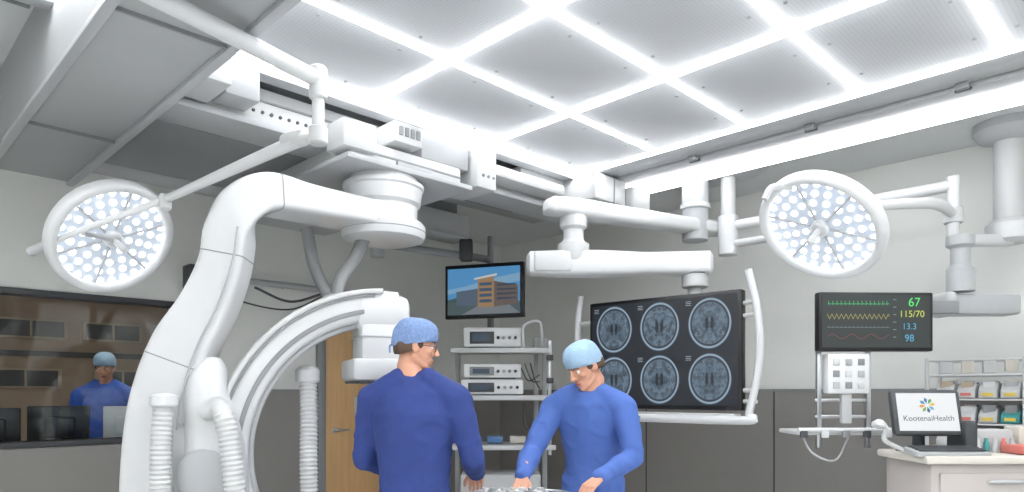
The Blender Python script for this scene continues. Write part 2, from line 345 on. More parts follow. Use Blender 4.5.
# rotation joint between L-arm and C
A=S(-1.70,3.45,1.13); B=CC-U*.80
rs=[]
for t,r in ((0,.1),(.12,.17),(.5,.19),(.85,.2),(1,.16)):
    p=A.lerp(B,t); u,v,dd=frame(B-A); rs.append(ring(p,u,v,r,r*1.15,24,2.6))
loft('rotation_joint',G,rs,WHITE2)
tj=[(-1.50,3.42,1.62,.05),(-1.505,3.42,1.56,.085),(-1.50,3.40,1.45,.1),(-1.47,3.40,1.25,.13),(-1.46,3.40,1.0,.15),(-1.46,3.42,.75,.14),(-1.46,3.45,.62,.08)]
Cj=cat(tj,5); loft('joint_cover',G,[ring(S(q[0],q[1],q[2]),E,N_,q[3],q[3]*.95,24,2.4) for q in Cj],WHITE)
lathe('joint_cap',G,S(-1.46,3.3,1.05),S(0.1,-1,0),[(.13,0),(.13,.03),(.11,.045),(.02,.05)],LGREY)
# hoses
tube('corrugated_hose_a',G,[S(-1.625,3.22,1.40),S(-1.63,3.2,1.15),S(-1.62,3.2,.8),S(-1.58,3.25,.5)],.048,HOSE,ribs=.022,n=16)
lathe('hose_collar_a',G,S(-1.625,3.22,1.38),UP,[(.05,0),(.06,.01),(.06,.05),(.045,.06),(.02,.065)],WHITE)
tube('corrugated_hose_b',G,[S(-1.46,3.3,1.36),S(-1.36,3.22,1.37),S(-1.31,3.2,1.22),S(-1.28,3.2,.95),S(-1.27,3.25,.6)],.05,HOSE,ribs=.022,n=16)
tube('corrugated_hose_c',G,[S(-1.12,3.78,1.56),S(-1.10,3.74,1.35),S(-1.09,3.7,1.05),S(-1.08,3.7,.7)],.05,HOSE,ribs=.022,n=16)
lathe('hose_collar_c',G,S(-1.12,3.78,1.5),UP,[(.055,0),(.064,.01),(.064,.07),(.045,.09),(.02,.095)],WHITE)
tube('cable_hose_a',G,[S(-1.22,4.1,2.42),S(-1.17,4.08,2.2),S(-1.08,4.02,2.03),S(-1.0,3.95,1.97)],.036,GHOSE)
tube('cable_hose_b',G,[S(-.88,4.12,2.38),S(-.93,4.08,2.24),S(-1.0,4.02,2.1),S(-1.02,3.98,1.97)],.038,GHOSE)
tube('signal_cable',G,[S(-1.6,4.3,2.1),S(-1.35,4.2,2.0),S(-1.1,4.1,2.04),S(-1.02,4.0,2.0)],.008,DGREY)
lathe('hose_manifold',G,S(-1.0,3.95,1.91),UP,[(.09,0),(.1,.02),(.1,.06),(.07,.09),(.02,.1)],WHITE2)
# ================================================================= SURGICAL LIGHTS
def light_head(g,c,nrm,R):
    u,v,d=frame(nrm); o=c
    rs=[]
    for k in range(64):
        t=2*math.pi*k/64; er=u*math.cos(t)+v*math.sin(t)
        rs.append(ring(o+er*(R-.024),er,d,.025,.04,14,2.6))
    loft('outer_ring',g,rs,WHITE,closed=True)
    lathe('back_shell',g,o-d*.015,-d,[(R-.035,0),(R-.06,.03),(R*.5,.055),(R*.3,.09),(.05,.1)],WHITE2)
    lathe('front_dish',g,o-d*.012,d,[(R-.035,0),(R-.04,.008),(.03,.012)],LENS)
    for rr,cnt,pr in ((.28,8,.016),(.46,14,.016),(.63,20,.016),(.80,26,.015)):
        for i in range(cnt):
            a=2*math.pi*i/cnt+rr*3; p=o+u*(R*rr*math.cos(a))+v*(R*rr*math.sin(a))
            cyl('led_pod',g,p-d*.002,p+d*.006,pr,LED,n=10,bev=.002)
    for i in range(6):
        a=math.radians(i*60+30); e=u*math.cos(a)+v*math.sin(a); cyl('spoke',g,o+e*.05+d*.006,o+e*(R-.05)+d*.006,.007,LGREY,n=8)
    lathe('hub',g,o,d,[(.045,0),(.045,.02),(.036,.03),(.03,.032)],WHITE)
    lathe('sterile_handle',g,o+d*.03,d,[(.014,0),(.016,.03),(.018,.06),(.017,.09),(.01,.1)],WHITE2,n=20)
gl_=group('surgical_light',S(-2.0,3.45,2.2))
cl=S(-2.00,3.45,2.22); nl=S(.72,-.38,-.58).normalized(); light_head(gl_,cl,nl,.305)
hub=S(-.775,2.76,2.5)
tube('boom_tube',gl_,[S(-1.35,1.75,2.68),S(-.775,2.76,2.70)],.032,WHITE)
cyl('ceiling_column',gl_,S(-1.35,1.75,2.58),S(-1.35,1.75,3.08),.06,WHITE); cyl('ceiling_flange',gl_,S(-1.35,1.75,3.03),S(-1.35,1.75,3.09),.14,WHITE2)
cyl('hub_upper',gl_,S(-.775,2.76,2.62),S(-.775,2.76,2.75),.036,WHITE2); cyl('hub_spindle',gl_,S(-.775,2.76,2.46),S(-.775,2.76,2.63),.024,WHITE)
cyl('hub_lower',gl_,S(-.775,2.76,2.44),S(-.775,2.76,2.51),.038,WHITE2)
wr=S(-1.66,3.3,2.37)
tube('spring_arm',gl_,[S(-.80,2.78,2.48),S(-.95,2.88,2.475),wr],[.022,.027,.018],WHITE)
pe=S(-.90,2.85,2.49); box('spring_arm_joint',gl_,pe,(.14,.055,.065),WHITE2,yaw=math.atan2((wr-hub).y,(wr-hub).x),bevel=.02)
lathe('knuckle',gl_,wr-Vector((0,0,.05)),UP,[(.02,0),(.03,.01),(.03,.06),(.02,.075)],WHITE2)
tube('yoke_bar',gl_,[wr,cl+S(.16,-.2,.06),cl+S(-.06,-.22,-.03),cl+S(-.20,-.2,-.08)],[.018,.016,.014,.016],WHITE)
cyl('grip',gl_,cl+S(-.20,-.2,-.08),cl+S(-.28,-.19,-.11),.022,LGREY)
cyl('yoke_pin',gl_,cl+S(-.02,-.21,-.02),cl+nl*.02,.014,LGREY)
gr=group('surgical_light',S(1.55,3.45,2.27))
cr_=S(1.545,3.45,2.275); nr=S(-.60,-.36,-.71).normalized(); light_head(gr,cr_,nr,.315)
sp=S(2.80,4.38,0); colr=S(1.66,5.3,0)
cyl('ceiling_column',gr,colr+UP*2.55,colr+UP*3.2,.055,WHITE2); lathe('ceiling_canopy',gr,colr+UP*3.2,-UP,[(.3,0),(.3,.04),(.22,.09),(.1,.11)],LGREY)
tube('boom_upper',gr,[colr+UP*2.72,sp+UP*2.76],.038,WHITE); tube('boom_lower',gr,[colr+UP*2.58,S(1.95,4.9,2.57),S(2.15,4.3,2.56)],.03,WHITE2)
cyl('boom_hub',gr,colr+UP*2.5,colr+UP*2.8,.075,WHITE)
cyl('spindle',gr,sp+UP*2.40,sp+UP*2.82,.036,WHITE); cyl('spindle_knuckle',gr,sp+UP*2.52,sp+UP*2.62,.055,WHITE2)
tube('spring_arm',gr,[sp+UP*2.58,S(2.5,4.1,2.57),S(1.95,3.74,2.46)],[.03,.034,.026],WHITE)
tube('yoke_bow',gr,[S(1.95,3.74,2.46),S(1.86,3.66,2.42),cr_-nr*.13+S(.06,.02,.0),cr_-nr*.09],[.026,.026,.03,.04],WHITE)
tube('handle_bar',gr,[cr_+S(-.17,-.06,.18),cr_+S(-.28,-.1,.17),cr_+S(-.32,-.1,.11)],.016,WHITE2)
lathe('bow_knuckle',gr,S(1.95,3.74,2.41),UP,[(.02,0),(.04,.01),(.04,.09),(.03,.1)],WHITE2)
# ================================================================= CENTRE BOOM + BIG DISPLAY
g=group('boom_mount_housing',Vector((4.2,3.3,3.0)))
rbox('housing_main',g,4.02,4.4,3.15,3.5,2.88,3.08,WHITE2,bevel=.02); rbox('housing_side',g,4.42,4.66,3.1,3.4,2.86,3.04,WHITE2,bevel=.02); rbox('housing_rail',g,3.55,4.02,3.46,3.6,2.94,3.08,WHITE2,bevel=.01)
rbox('housing_seam',g,4.24,4.25,3.145,3.5,2.88,3.08,MGREY)
D=group('ceiling_boom_display',S(1.03,4.8,0))
co=S(1.42,5.35,0); pv=S(.43,4.83,0)
cyl('ceiling_column',D,co+UP*2.62,co+UP*3.2,.1,LGREY); lathe('ceiling_canopy',D,co+UP*3.2,-UP,[(.36,0),(.36,.05),(.3,.1),(.12,.12)],LGREY)
cyl('column_ring',D,co+UP*2.86,co+UP*2.9,.115,WHITE2)
dr=(co-pv).normalized(); pr_=dr.cross(UP)
rs=[]
for t,a,b_ in ((-.2,.04,.03),(-.17,.1,.055),(0,.11,.065),(.4,.095,.06),(.85,.09,.055),(1.13,.1,.055),(1.25,.08,.04)):
    rs.append(ring(pv.lerp(co,t)+UP*(2.73),pr_,UP,a,b_,24,4))
loft('upper_arm',D,rs,WHITE)
lathe('pivot',D,pv+UP*2.36,UP,[(.1,0),(.11,.02),(.11,.12),(.08,.14),(.07,.16),(.07,.22),(.095,.24),(.095,.32)],WHITE2)
rs=[]
for x,a,b_ in ((.10,.06,.05),(.125,.09,.08),(.35,.1,.09),(.6,.1,.09),(.95,.09,.075),(1.2,.1,.08),(1.36,.1,.085),(1.39,.07,.065)):
    rs.append(ring(S(x,4.83,2.345),N_,UP,a,b_,24,4.5))
loft('lower_arm',D,rs,WHITE)
box('lower_arm_cover',D,S(.28,4.83,2.35),(.26,.22,.14),WHITE2,yaw=SY,bevel=.02)
cyl('drop_hub',D,S(1.28,4.83,2.18),S(1.28,4.83,2.3),.09,WHITE2); cyl('drop_post',D,S(1.28,4.85,1.8),S(1.28,4.85,2.2),.045,WHITE)
cyl('drop_ring',D,S(1.28,4.83,2.27),S(1.28,4.83,2.285),.1,MGREY)
ml=S(.584,5.17,0); mr=S(1.467,4.40,0); um=(mr-ml).normalized(); mp=Pl((ml+mr)/2+UP*1.72,um,UP); mw=(mr-ml).length; mh=.78
pbox('display_body',D,mp,0,0,-.03,(mw,mh,.07),BLACK,bevel=.012)
pbox('display_back_mount',D,mp,.15,.05,-.1,(.4,.3,.1),WHITE2,bevel=.02)
box('mount_link',D,S(1.24,4.80,1.85),(.12,.14,.12),WHITE2,yaw=SY,bevel=.02)
rect('display_screen',D,mp,-mw/2+.025,-mh/2+.03,mw/2-.025,mh/2-.025,emi('ct_screen',(12,20,32),.8),h=.0065)
def scan_mat(i):
    m=bpy.data.materials.new('ct_scan_%d'%i); m.use_nodes=True; nt=m.node_tree; bs=nt.nodes['Principled BSDF']; bs.inputs['Base Color'].default_value=(.01,.01,.01,1)
    lk=nt.links.new; nn=nt.nodes.new
    tc=nn('ShaderNodeTexCoord'); sx=nn('ShaderNodeSeparateXYZ'); lk(tc.outputs['Object'],sx.inputs[0])
    ln=nn('ShaderNodeVectorMath'); ln.operation='LENGTH'; lk(tc.outputs['Object'],ln.inputs[0])
    cr=nn('ShaderNodeValToRGB'); e=cr.color_ramp.elements; e[0].position=0; e[0].color=L((96,118,138)); e[1].position=1; e[1].color=L((60,82,102))
    for p,c in ((.78,(114,134,152)),(.82,(34,46,60)),(.87,(40,54,70)),(.90,(160,182,200)),(.94,(164,186,204)),(.97,(50,70,90))):
        q=e.new(p); q.color=L(c)
    lk(ln.outputs['Value'],cr.inputs[0])
    nz=nn('ShaderNodeTexNoise'); nz.inputs['Scale'].default_value=4.5; nz.inputs['Detail'].default_value=5; nz.noise_dimensions='4D'; nz.inputs['W'].default_value=i*3.1
    nz.inputs['Distortion'].default_value=1.2
    ab=nn('ShaderNodeMath'); ab.operation='ABSOLUTE'; lk(sx.outputs['X'],ab.inputs[0])
    cb=nn('ShaderNodeCombineXYZ'); lk(ab.outputs[0],cb.inputs[0]); lk(sx.outputs['Y'],cb.inputs[1]); lk(cb.outputs[0],nz.inputs['Vector'])
    r2=nn('ShaderNodeValToRGB'); r2.color_ramp.elements[0].position=.38; r2.color_ramp.elements[0].color=(.35,.35,.35,1); r2.color_ramp.elements[1].position=.6; r2.color_ramp.elements[1].color=(1.0,1.0,1.0,1)
    lk(nz.outputs['Fac'],r2.inputs[0])
    s1=nn('ShaderNodeMath'); s1.operation='SUBTRACT'; lk(ab.outputs[0],s1.inputs[0]); s1.inputs[1].default_value=.12
    c2=nn('ShaderNodeCombineXYZ'); lk(s1.outputs[0],c2.inputs[0]); m2=nn('ShaderNodeMath'); m2.operation='MULTIPLY'; m2.inputs[1].default_value=.3; lk(sx.outputs['Y'],m2.inputs[0]); lk(m2.outputs[0],c2.inputs[1])
    l2=nn('ShaderNodeVectorMath'); l2.operation='LENGTH'; lk(c2.outputs[0],l2.inputs[0])
    r3=nn('ShaderNodeValToRGB'); r3.color_ramp.elements[0].position=.06; r3.color_ramp.elements[0].color=(.15,.15,.15,1); r3.color_ramp.elements[1].position=.09; r3.color_ramp.elements[1].color=(1,1,1,1); lk(l2.outputs['Value'],r3.inputs[0])
    a=nn('ShaderNodeMix'); a.data_type='RGBA'; a.blend_type='MULTIPLY'; a.inputs[0].default_value=1; lk(cr.outputs[0],a.inputs[6]); lk(r3.outputs[0],a.inputs[7])
    a2=nn('ShaderNodeMix'); a2.data_type='RGBA'; a2.blend_type='MULTIPLY'; lk(a.outputs[2],a2.inputs[6]); lk(r2.outputs[0],a2.inputs[7])
    gt=nn('ShaderNodeMath'); gt.operation='LESS_THAN'; gt.inputs[1].default_value=.8; lk(ln.outputs['Value'],gt.inputs[0]); lk(gt.outputs[0],a2.inputs[0])
    lk(a2.outputs[2],bs.inputs['Emission Color']); bs.inputs['Emission Strength'].default_value=.8
    return m
k=0
for r in range(2):
    for cidx in range(3):
        x=(cidx-1)*mw*.315; y=(.5-r)*mh*.47
        rx=.155; ry=.172
        bm=bmesh.new(); bmesh.ops.create_circle(bm,cap_ends=True,segments=48,radius=1)
        for vtx in bm.verts:
            if vtx.co.y>0: vtx.co.x*=(1-.12*vtx.co.y)
        me=bpy.data.meshes.new('scan'); bm.to_mesh(me); bm.free(); me.materials.append(scan_mat(k))
        o=bpy.data.objects.new('brain_scan_%d'%(k+1),me); scene.collection.objects.link(o); attach(o,D)
        o.matrix_basis=Matrix.Translation(mp.p(x,y,.009))@mp.rot().to_4x4()@Matrix.Diagonal((rx,ry,1,1)); k+=1
TXT=emi('ui_text',(170,185,195),.8)
for r in range(2):
    for cidx in range(3):
        for q in range(3): rect('scan_caption',D,mp,(cidx-1)*mw*.315-.17,(.5-r)*mh*.47+.15-q*.012,(cidx-1)*mw*.315-.13,(.5-r)*mh*.47+.154-q*.012,TXT,h=.01)
def bow(name,x,y0,y1,b,hh):
    pts=[mp.p(x,y0,hh),mp.p(x+b*.7,y0+(y1-y0)*.25,hh),mp.p(x+b,y0+(y1-y0)*.5,hh),mp.p(x+b*.7,y0+(y1-y0)*.75,hh),mp.p(x,y1,hh)]
    tube(name,D,pts,.024,WHITE,n=16)
bow('carrier_handle_right',mw/2+.05,-.42,.50,.075,.02); bow('carrier_handle_left',-mw/2-.10,-.15,.46,-.03,-.02)
for y in (.3,.22,-.26,-.33): tube('handle_bracket',D,[mp.p(mw/2-.05,y,-.05),mp.p(mw/2+.1,y,.02)],.014,WHITE2)
for y in (.25,-.05): tube('handle_bracket',D,[mp.p(-mw/2+.05,y,-.05),mp.p(-mw/2-.11,y,-.02)],.014,WHITE2)
tube('carrier_bottom_rail',D,[mp.p(-mw/2+.16,-.45,.03),mp.p(mw/2+.0,-.45,.03),mp.p(mw/2+.055,-.42,.02)],.028,WHITE)
pbox('carrier_tray',D,mp,.1,-.425,-.02,(.9,.03,.1),WHITE2); pbox('touch_keys',D,mp,-.18,-.445,.06,(.12,.02,.01),MGREY)
for i in range(4): pbox('key',D,mp,-.22+i*.03,-.445,.067,(.02,.012,.004),[PINK,TEAL,WHITE,BLUEP][i])
# ================================================================= ENDOSCOPY CART + MONITOR
T=group('equipment_cart',S(-.1,6.2,0))
zt=[1.83,1.42,.99,.35]
for i,z in enumerate(zt):
    wdt=.80 if i<2 else .9
    box('shelf_%d'%i,T,S(-.1,6.2,z-.015),(wdt,.46,.03),WHITE2,yaw=SY,bevel=.01); box('shelf_edge_%d'%i,T,S(-.1,5.96,z-.02),(wdt+.06,.03,.045),WHITE,yaw=SY,bevel=.012)
for x,top in ((.30,1.95),(.22,1.95),(-.5,1.8)):
    box('post',T,S(x,6.36,top/2+.05),(.045,.05,top-.1),LGREY,yaw=SY,bevel=.008)
box('post_front',T,S(.33,6.03,1.4),(.03,.03,1.0),STEEL,yaw=SY,bevel=.006)
for z in (1.3,1.55,1.75): box('rail_clip',T,S(.33,6.0,z),(.06,.06,.05),DGREY,yaw=SY,bevel=.008)
tube('cart_handle',T,[S(.1,5.98,1.84),S(.1,5.96,2.02),S(.24,5.96,2.05),S(.26,5.98,1.84)],.014,WHITE)
for x in (-.5,.3):
    for y in (5.99,6.4):
        cyl('caster',T,S(x-.02,y,.058),S(x+.02,y,.058),.058,DGREY); cyl('caster_stem',T,S(x,y,.1),S(x,y,.34),.015,STEEL)
DEVW=pbr('device_white',(222,223,224),0.4,var=.02)
def device(nm,x,z,wd,h,dark):
    box(nm,T,S(x,6.15,z+h/2+.004),(wd,.36,h),DEVW,yaw=SY,bevel=.015); pl=Pl(S(x,5.968,z+h/2),E,UP)
    pbox(nm+'_display',T,pl,-wd*.18,0,.0,(wd*.42,h*.62,.012),DGREY if dark else MGREY,bevel=.004); rect(nm+'_readout',T,pl,-wd*.34,-h*.18,-wd*.05,h*.18,emi('readout_'+nm,(60,84,104),.5),h=.008)
    for i in range(4): cyl(nm+'_knob',T,pl.p(wd*.1+i*wd*.1,0,0),pl.p(wd*.1+i*wd*.1,0,.02),.014,[DGREY,LGREY,MGREY,DGREY][i],n=14)
    pbox(nm+'_foot',T,pl,0,-h*.5,-.04,(wd*.8,.01,.05),BLACK,bevel=.002)
device('light_source',-.17,1.835,.5,.17,True); device('insufflator',-.17,1.425,.54,.13,True); device('camera_processor',-.17,1.57,.5,.12,False)
box('drawer_unit',T,S(-.1,6.2,.55),(.7,.42,.36),WHITE2,yaw=SY,bevel=.015)
for i in range(3): box('supply_pack',T,S(-.35+i*.2,6.1,1.03),(.14,.12,.06),[WHITE2,BLUEP,CREAM][i],yaw=SY,bevel=.01)
tube('hanging_cable',T,[S(.1,5.95,1.36),S(.12,5.9,1.15),S(.25,5.92,1.1),S(.3,5.98,1.3)],.008,DGREY)
for i in range(3): tube('rear_cable',T,[S(.06+i*.05,6.0,1.7),S(.14+i*.03,5.95,1.55),S(.24,5.98,1.6-i*.06)],.006,DGREY)
vm=group('wall_view_monitor',S(-.25,6.2,2.36))
a=S(-.615,6.33,2.36); b2=S(.10,6.08,2.36); um2=(b2-a).normalized(); vp=Pl((a+b2)/2,um2,UP); vw=(b2-a).length; vh=.49
pbox('monitor_body',vm,vp,0,0,-.03,(vw,vh,.06),BLACK,bevel=.01)
sc=(vw/2-.03,vh/2-.035)
rect('picture_sky',vm,vp,-sc[0],-sc[1],sc[0],sc[1],emi('sky_blue',(80,146,198),.8),h=.003)
def vr(nm,pts,rgb,h): poly(nm,vm,vp,[(x*sc[0],y*sc[1]) for x,y in pts],emi('pic_'+nm,rgb,.75),h=h)
vr('cloud',[(-1,.1),(-.4,.25),(.2,.5),(1,.7),(1,.35),(.2,.2),(-1,-.1)],(130,172,204),.004)
vr('hill',[(-1,-.35),(-.6,-.2),(-.2,-.3),(-.2,-.6),(-1,-.6)],(60,82,84),.005)
vr('lawn',[(-1,-1),(1,-1),(1,-.5),(-1,-.45)],(74,92,96),.0055)
vr('pavement',[(-.6,-1),(1,-1),(.7,-.6),(-.1,-.6)],(120,128,134),.006)
vr('building_left',[(-.75,-.6),(-.15,-.65),(-.15,.1),(-.75,.0)],(84,100,118),.0065)
vr('building_tower',[(-.15,-.7),(.3,-.7),(.3,.62),(-.15,.5)],(160,128,92),.007)
vr('building_right',[(.3,-.7),(.95,-.6),(.95,.18),(.3,.4)],(104,92,88),.0068)
vr('roof',[(-.25,.48),(.38,.62),(.38,.72),(-.25,.56)],(200,204,202),.0075)
for i in range(4):
    y=-.5+i*.24; vr('glazing_%d'%i,[(-.1,y),(.24,y),(.24,y+.13),(-.1,y+.13)],(60,86,114),.0078)
    vr('windows_%d'%i,[(.38,y*.8),(.9,y*.8+.02),(.9,y*.8+.08),(.38,y*.8+.09)],(50,68,90),.0078)
box('monitor_mount',vm,S(-.2,6.38,2.4),(.2,.16,.2),DGREY,yaw=SY,bevel=.02)
tube('monitor_post',vm,[S(-.2,6.44,2.35),S(-.2,6.44,2.9)],.03,MGREY); tube('monitor_arm',vm,[S(-1.15,5.9,2.72),S(-.35,6.4,2.70),S(-.2,6.44,2.68)],.035,MGREY)
cyl('arm_column',vm,S(-1.15,5.9,2.6),S(-1.15,5.9,3.2),.06,LGREY); box('arm_elbow',vm,S(-.42,6.33,2.75),(.12,.12,.2),DGREY,yaw=SY,bevel=.02)
tube('post_to_cart',vm,[S(-.2,6.44,2.35),S(-.2,6.44,1.84)],.03,MGREY)
# wall pipe rail, left
g=group('wall_service_rail',Vector((2.8,5.85,2.3)))
cyl('rail',g,Vector((2.15,5.9,2.42)),Vector((4.0,5.9,2.42)),.028,LGREY); rbox('end_bracket',g,2.12,2.2,5.84,6.0,2.3,2.5,DGREY,bevel=.01)
for x in (3.0,3.9): cyl('stand_off',g,Vector((x,5.9,2.42)),Vector((x,6.0,2.42)),.018,MGREY)
tube('loop_cable',g,[Vector((2.2,5.9,2.4)),Vector((2.5,5.88,2.25)),Vector((3.0,5.88,2.2)),Vector((3.4,5.9,2.38))],.007,DGREY)
# ================================================================= VITAL SIGNS PENDANT
P=group('patient_monitor_pendant',S(2.2,4.14,0))
vp2=Pl(S(2.185,4.14,1.872),S(1,.03,0),UP); 
pbox('monitor_body',P,vp2,0,0,-.03,(.70,.355,.06),BLACK,bevel=.01); rect('screen',P,vp2,-.33,-.155,.33,.16,emi('vitals_screen',(26,38,38),.9),h=.003)
GR=emi('trace_green',(70,200,120),1.0); YE=emi('trace_yellow',(200,190,100),.9); CY=emi('trace_cyan',(80,170,205),1.0); RE=emi('trace_red',(170,90,80),.7); WT=emi('trace_white',(140,160,160),.7)
GB=emi('value_green',(70,225,110),1.1); YB=emi('value_yellow',(205,215,90),1.0)
def wave(nm,y,amp,kind,m):
    pts=[]; n=240
    for i in range(n):
        x=-.30+.38*i/n; ph=(i%16)/16
        if kind=='ecg': v=1.0 if .3<ph<.36 else (-.35 if .36<=ph<.42 else (.2*math.sin((ph-.5)*12) if .5<ph<.75 else 0))
        elif kind=='tri': v=abs(((i%18)/18)*2-1)*2-1
        else: v=math.sin(i/240*2*math.pi*3.2)
        pts.append((x,y+amp*v))
    ribbon(nm,P,vp2,pts,.0024,m,h=.005)
wave('trace_ecg',.105,.02,'ecg',GR); wave('trace_pressure',.03,.016,'tri',YE); wave('trace_ecg_b',-.035,.008,'ecg',WT); wave('trace_resp',-.09,.014,'sin',RE)
text('pulse_value',P,vp2,.23,.115,'67',.075,GB,h=.005); text('pressure_value',P,vp2,.215,.045,'115/70',.056,YB,h=.005)
text('gas_value',P,vp2,.2,-.03,'13.3',.052,CY,h=.005); text('oxygen_value',P,vp2,.2,-.1,'98',.06,CY,h=.005)
for i in range(6): rect('label',P,vp2,.10,.13-i*.045,.12,.135-i*.045,WT,h=.005)
for x in (-.30,.0): box('support_rail',P,S(2.185+x-.02,4.2,1.42),(.028,.03,.62),STEEL,yaw=SY,bevel=.005)
pp=Pl(S(2.02,4.18,1.56),E,UP); pbox('outlet_panel',P,pp,0,0,0,(.25,.24,.08),DEVW,bevel=.01)
for i in range(3):
    for j in range(3): pbox('outlet',P,pp,-.075+i*.075,-.07+j*.07,.042,(.04,.04,.008),[LGREY,MGREY,WHITE][(i+j)%3],bevel=.004)
pbox('outlet_foot',P,pp,0,-.2,0,(.06,.2,.04),WHITE2)
for z in (1.2,1.3,1.4): box('cross_rail',P,S(2.01,4.2,z),(.34,.02,.02),STEEL,yaw=SY,bevel=.004)
box('shelf',P,S(1.93,4.1,1.215),(.58,.3,.025),WHITE2,yaw=SY,bevel=.01); tube('shelf_rim',P,[S(1.63,3.93,1.235),S(2.22,3.93,1.235)],.012,WHITE)
for i in range(5): box('shelf_clip',P,S(1.66+i*.12,3.925,1.21),(.04,.02,.04),[DGREY,WHITE,MGREY][i%3],yaw=SY,bevel=.004)
tube('looped_cable',P,[S(1.68,4.0,1.2),S(1.72,3.95,1.1),S(1.85,3.95,1.06),S(1.95,4.0,1.19)],.006,LGREY)
rc=S(3.24,4.5,0)
cyl('ceiling_column',P,rc+UP*2.5,rc+UP*3.2,.085,WHITE2); lathe('ceiling_canopy',P,rc+UP*3.2,-UP,[(.2,0),(.2,.05),(.16,.1),(.1,.12)],LGREY)
lathe('column_hub',P,rc+UP*2.42,UP,[(.1,0),(.13,.02),(.13,.12),(.1,.15)],WHITE)
dp=S(2.82,4.34,0)
tube('pendant_arm',P,[rc+UP*2.44,dp+UP*2.4],.042,WHITE); lathe('drop_hub',P,dp+UP*2.08,UP,[(.08,0),(.08,.14),(.055,.17),(.055,.27),(.08,.29),(.08,.35)],LGREY)
box('pendant_beam',P,S(2.95,4.38,2.0),(.46,.16,.13),LGREY,yaw=SY,bevel=.02); box('pendant_beam_cap',P,S(2.73,4.36,2.0),(.06,.18,.15),WHITE2,yaw=SY,bevel=.02)
box('pendant_bracket',P,S(2.5,4.26,1.97),(.46,.07,.08),MGREY,yaw=SY-.15,bevel=.01); box('pendant_bracket_plate',P,S(2.15,4.21,1.84),(.5,.04,.26),MGREY,yaw=SY,bevel=.01)
# ================================================================= COMPUTER CART
K=group('anesthesia_cart',S(2.5,3.6,0))
box('cabinet',K,S(2.56,3.62,.62),(.98,.42,.95),CARTM,yaw=SY,bevel=.02); box('worktop',K,S(2.55,3.61,1.115),(1.04,.47,.04),CREAM,yaw=SY,bevel=.012)
for i,z in enumerate((.95,.72,.45)): 
    box('drawer_%d'%i,K,S(2.56,3.405,z),(.9,.02,.2),CARTM,yaw=SY,bevel=.006); tube('drawer_pull_%d'%i,K,[S(2.34,3.385,z+.06),S(2.78,3.385,z+.06)],.01,STEEL)
for x in (2.14,2.98):
    for y in (3.47,3.78): cyl('caster',K,S(x-.02,y,.06),S(x+.02,y,.06),.06,DGREY); cyl('caster_stem',K,S(x,y,.1),S(x,y,.16),.02,STEEL)
kp=Pl(S(2.165,3.6,1.345),S(1,-.08,0),S(0,.22,1))
pbox('computer_monitor',K,kp,0,0,-.02,(.35,.245,.05),DGREY,bevel=.02); rect('computer_screen',K,kp,-.15,-.10,.15,.10,emi('white_screen',(238,240,242),.95),h=.0065)
PC=[(232,190,40),(90,170,80),(40,120,180),(60,150,190),(240,150,40),(120,180,70),(40,90,150),(90,190,200)]
for i in range(8):
    t=math.radians(i*45+10); cx,cy=0,.035
    poly('logo_petal',K,kp,[(cx+math.cos(t)*.008,cy+math.sin(t)*.008),(cx+math.cos(t-.3)*.03,cy+math.sin(t-.3)*.03),(cx+math.cos(t)*.042,cy+math.sin(t)*.042),(cx+math.cos(t+.3)*.03,cy+math.sin(t+.3)*.03)],emi('petal_%d'%i,PC[i],.9),h=.009)
text('logo_text',K,kp,0,-.035,'KootenaiHealth',.04,emi('logo_ink',(30,50,90),.6),h=.009)
tube('monitor_neck',K,[S(2.17,3.68,1.3),S(2.18,3.70,1.22),S(2.18,3.70,1.13)],.03,DGREY); lathe('monitor_base',K,S(2.18,3.68,1.135),UP,[(.12,0),(.12,.015),(.05,.03)],DGREY)
box('keyboard',K,S(2.18,3.46,1.15),(.36,.13,.025),LGREY,rot=Matrix.Rotation(SY,3,'Z')@Matrix.Rotation(.15,3,'X'),bevel=.006)
for r in range(4): box('key_row',K,S(2.18,3.415+r*.03,1.162+r*.004),(.33,.02,.008),DGREY,yaw=SY,bevel=.002)
box('side_unit',K,S(2.36,3.62,1.22),(.07,.16,.16),DGREY,yaw=SY,bevel=.015)
box('pink_tray',K,S(2.66,3.5,1.16),(.26,.16,.045),PINK,yaw=SY,bevel=.012)
box('syringe_box',K,S(2.55,3.72,1.19),(.2,.15,.12),WHITE2,yaw=SY,bevel=.01); box('glove_box',K,S(2.8,3.72,1.2),(.22,.12,.13),CREAM,yaw=SY,bevel=.008); box('glove_slot',K,S(2.8,3.657,1.2),(.12,.004,.05),BLUEP,yaw=SY,bevel=.001)
for i in range(5): lathe('vial',K,S(2.43+i*.045,3.6,1.135),UP,[(.014,0),(.014,.05),(.008,.06),(.009,.075)],[WHITE,TEAL,WHITE2,PINK,LGREY][i],n=14)
tube('gooseneck',K,[S(2.08,3.6,1.13),S(1.92,3.55,1.2),S(1.9,3.5,1.26),S(1.84,3.45,1.30)],.012,WHITE); lathe('gooseneck_head',K,S(1.84,3.45,1.31),S(-.3,-.2,-1),[(.015,0),(.035,.02),(.035,.035),(.01,.045)],WHITE2)
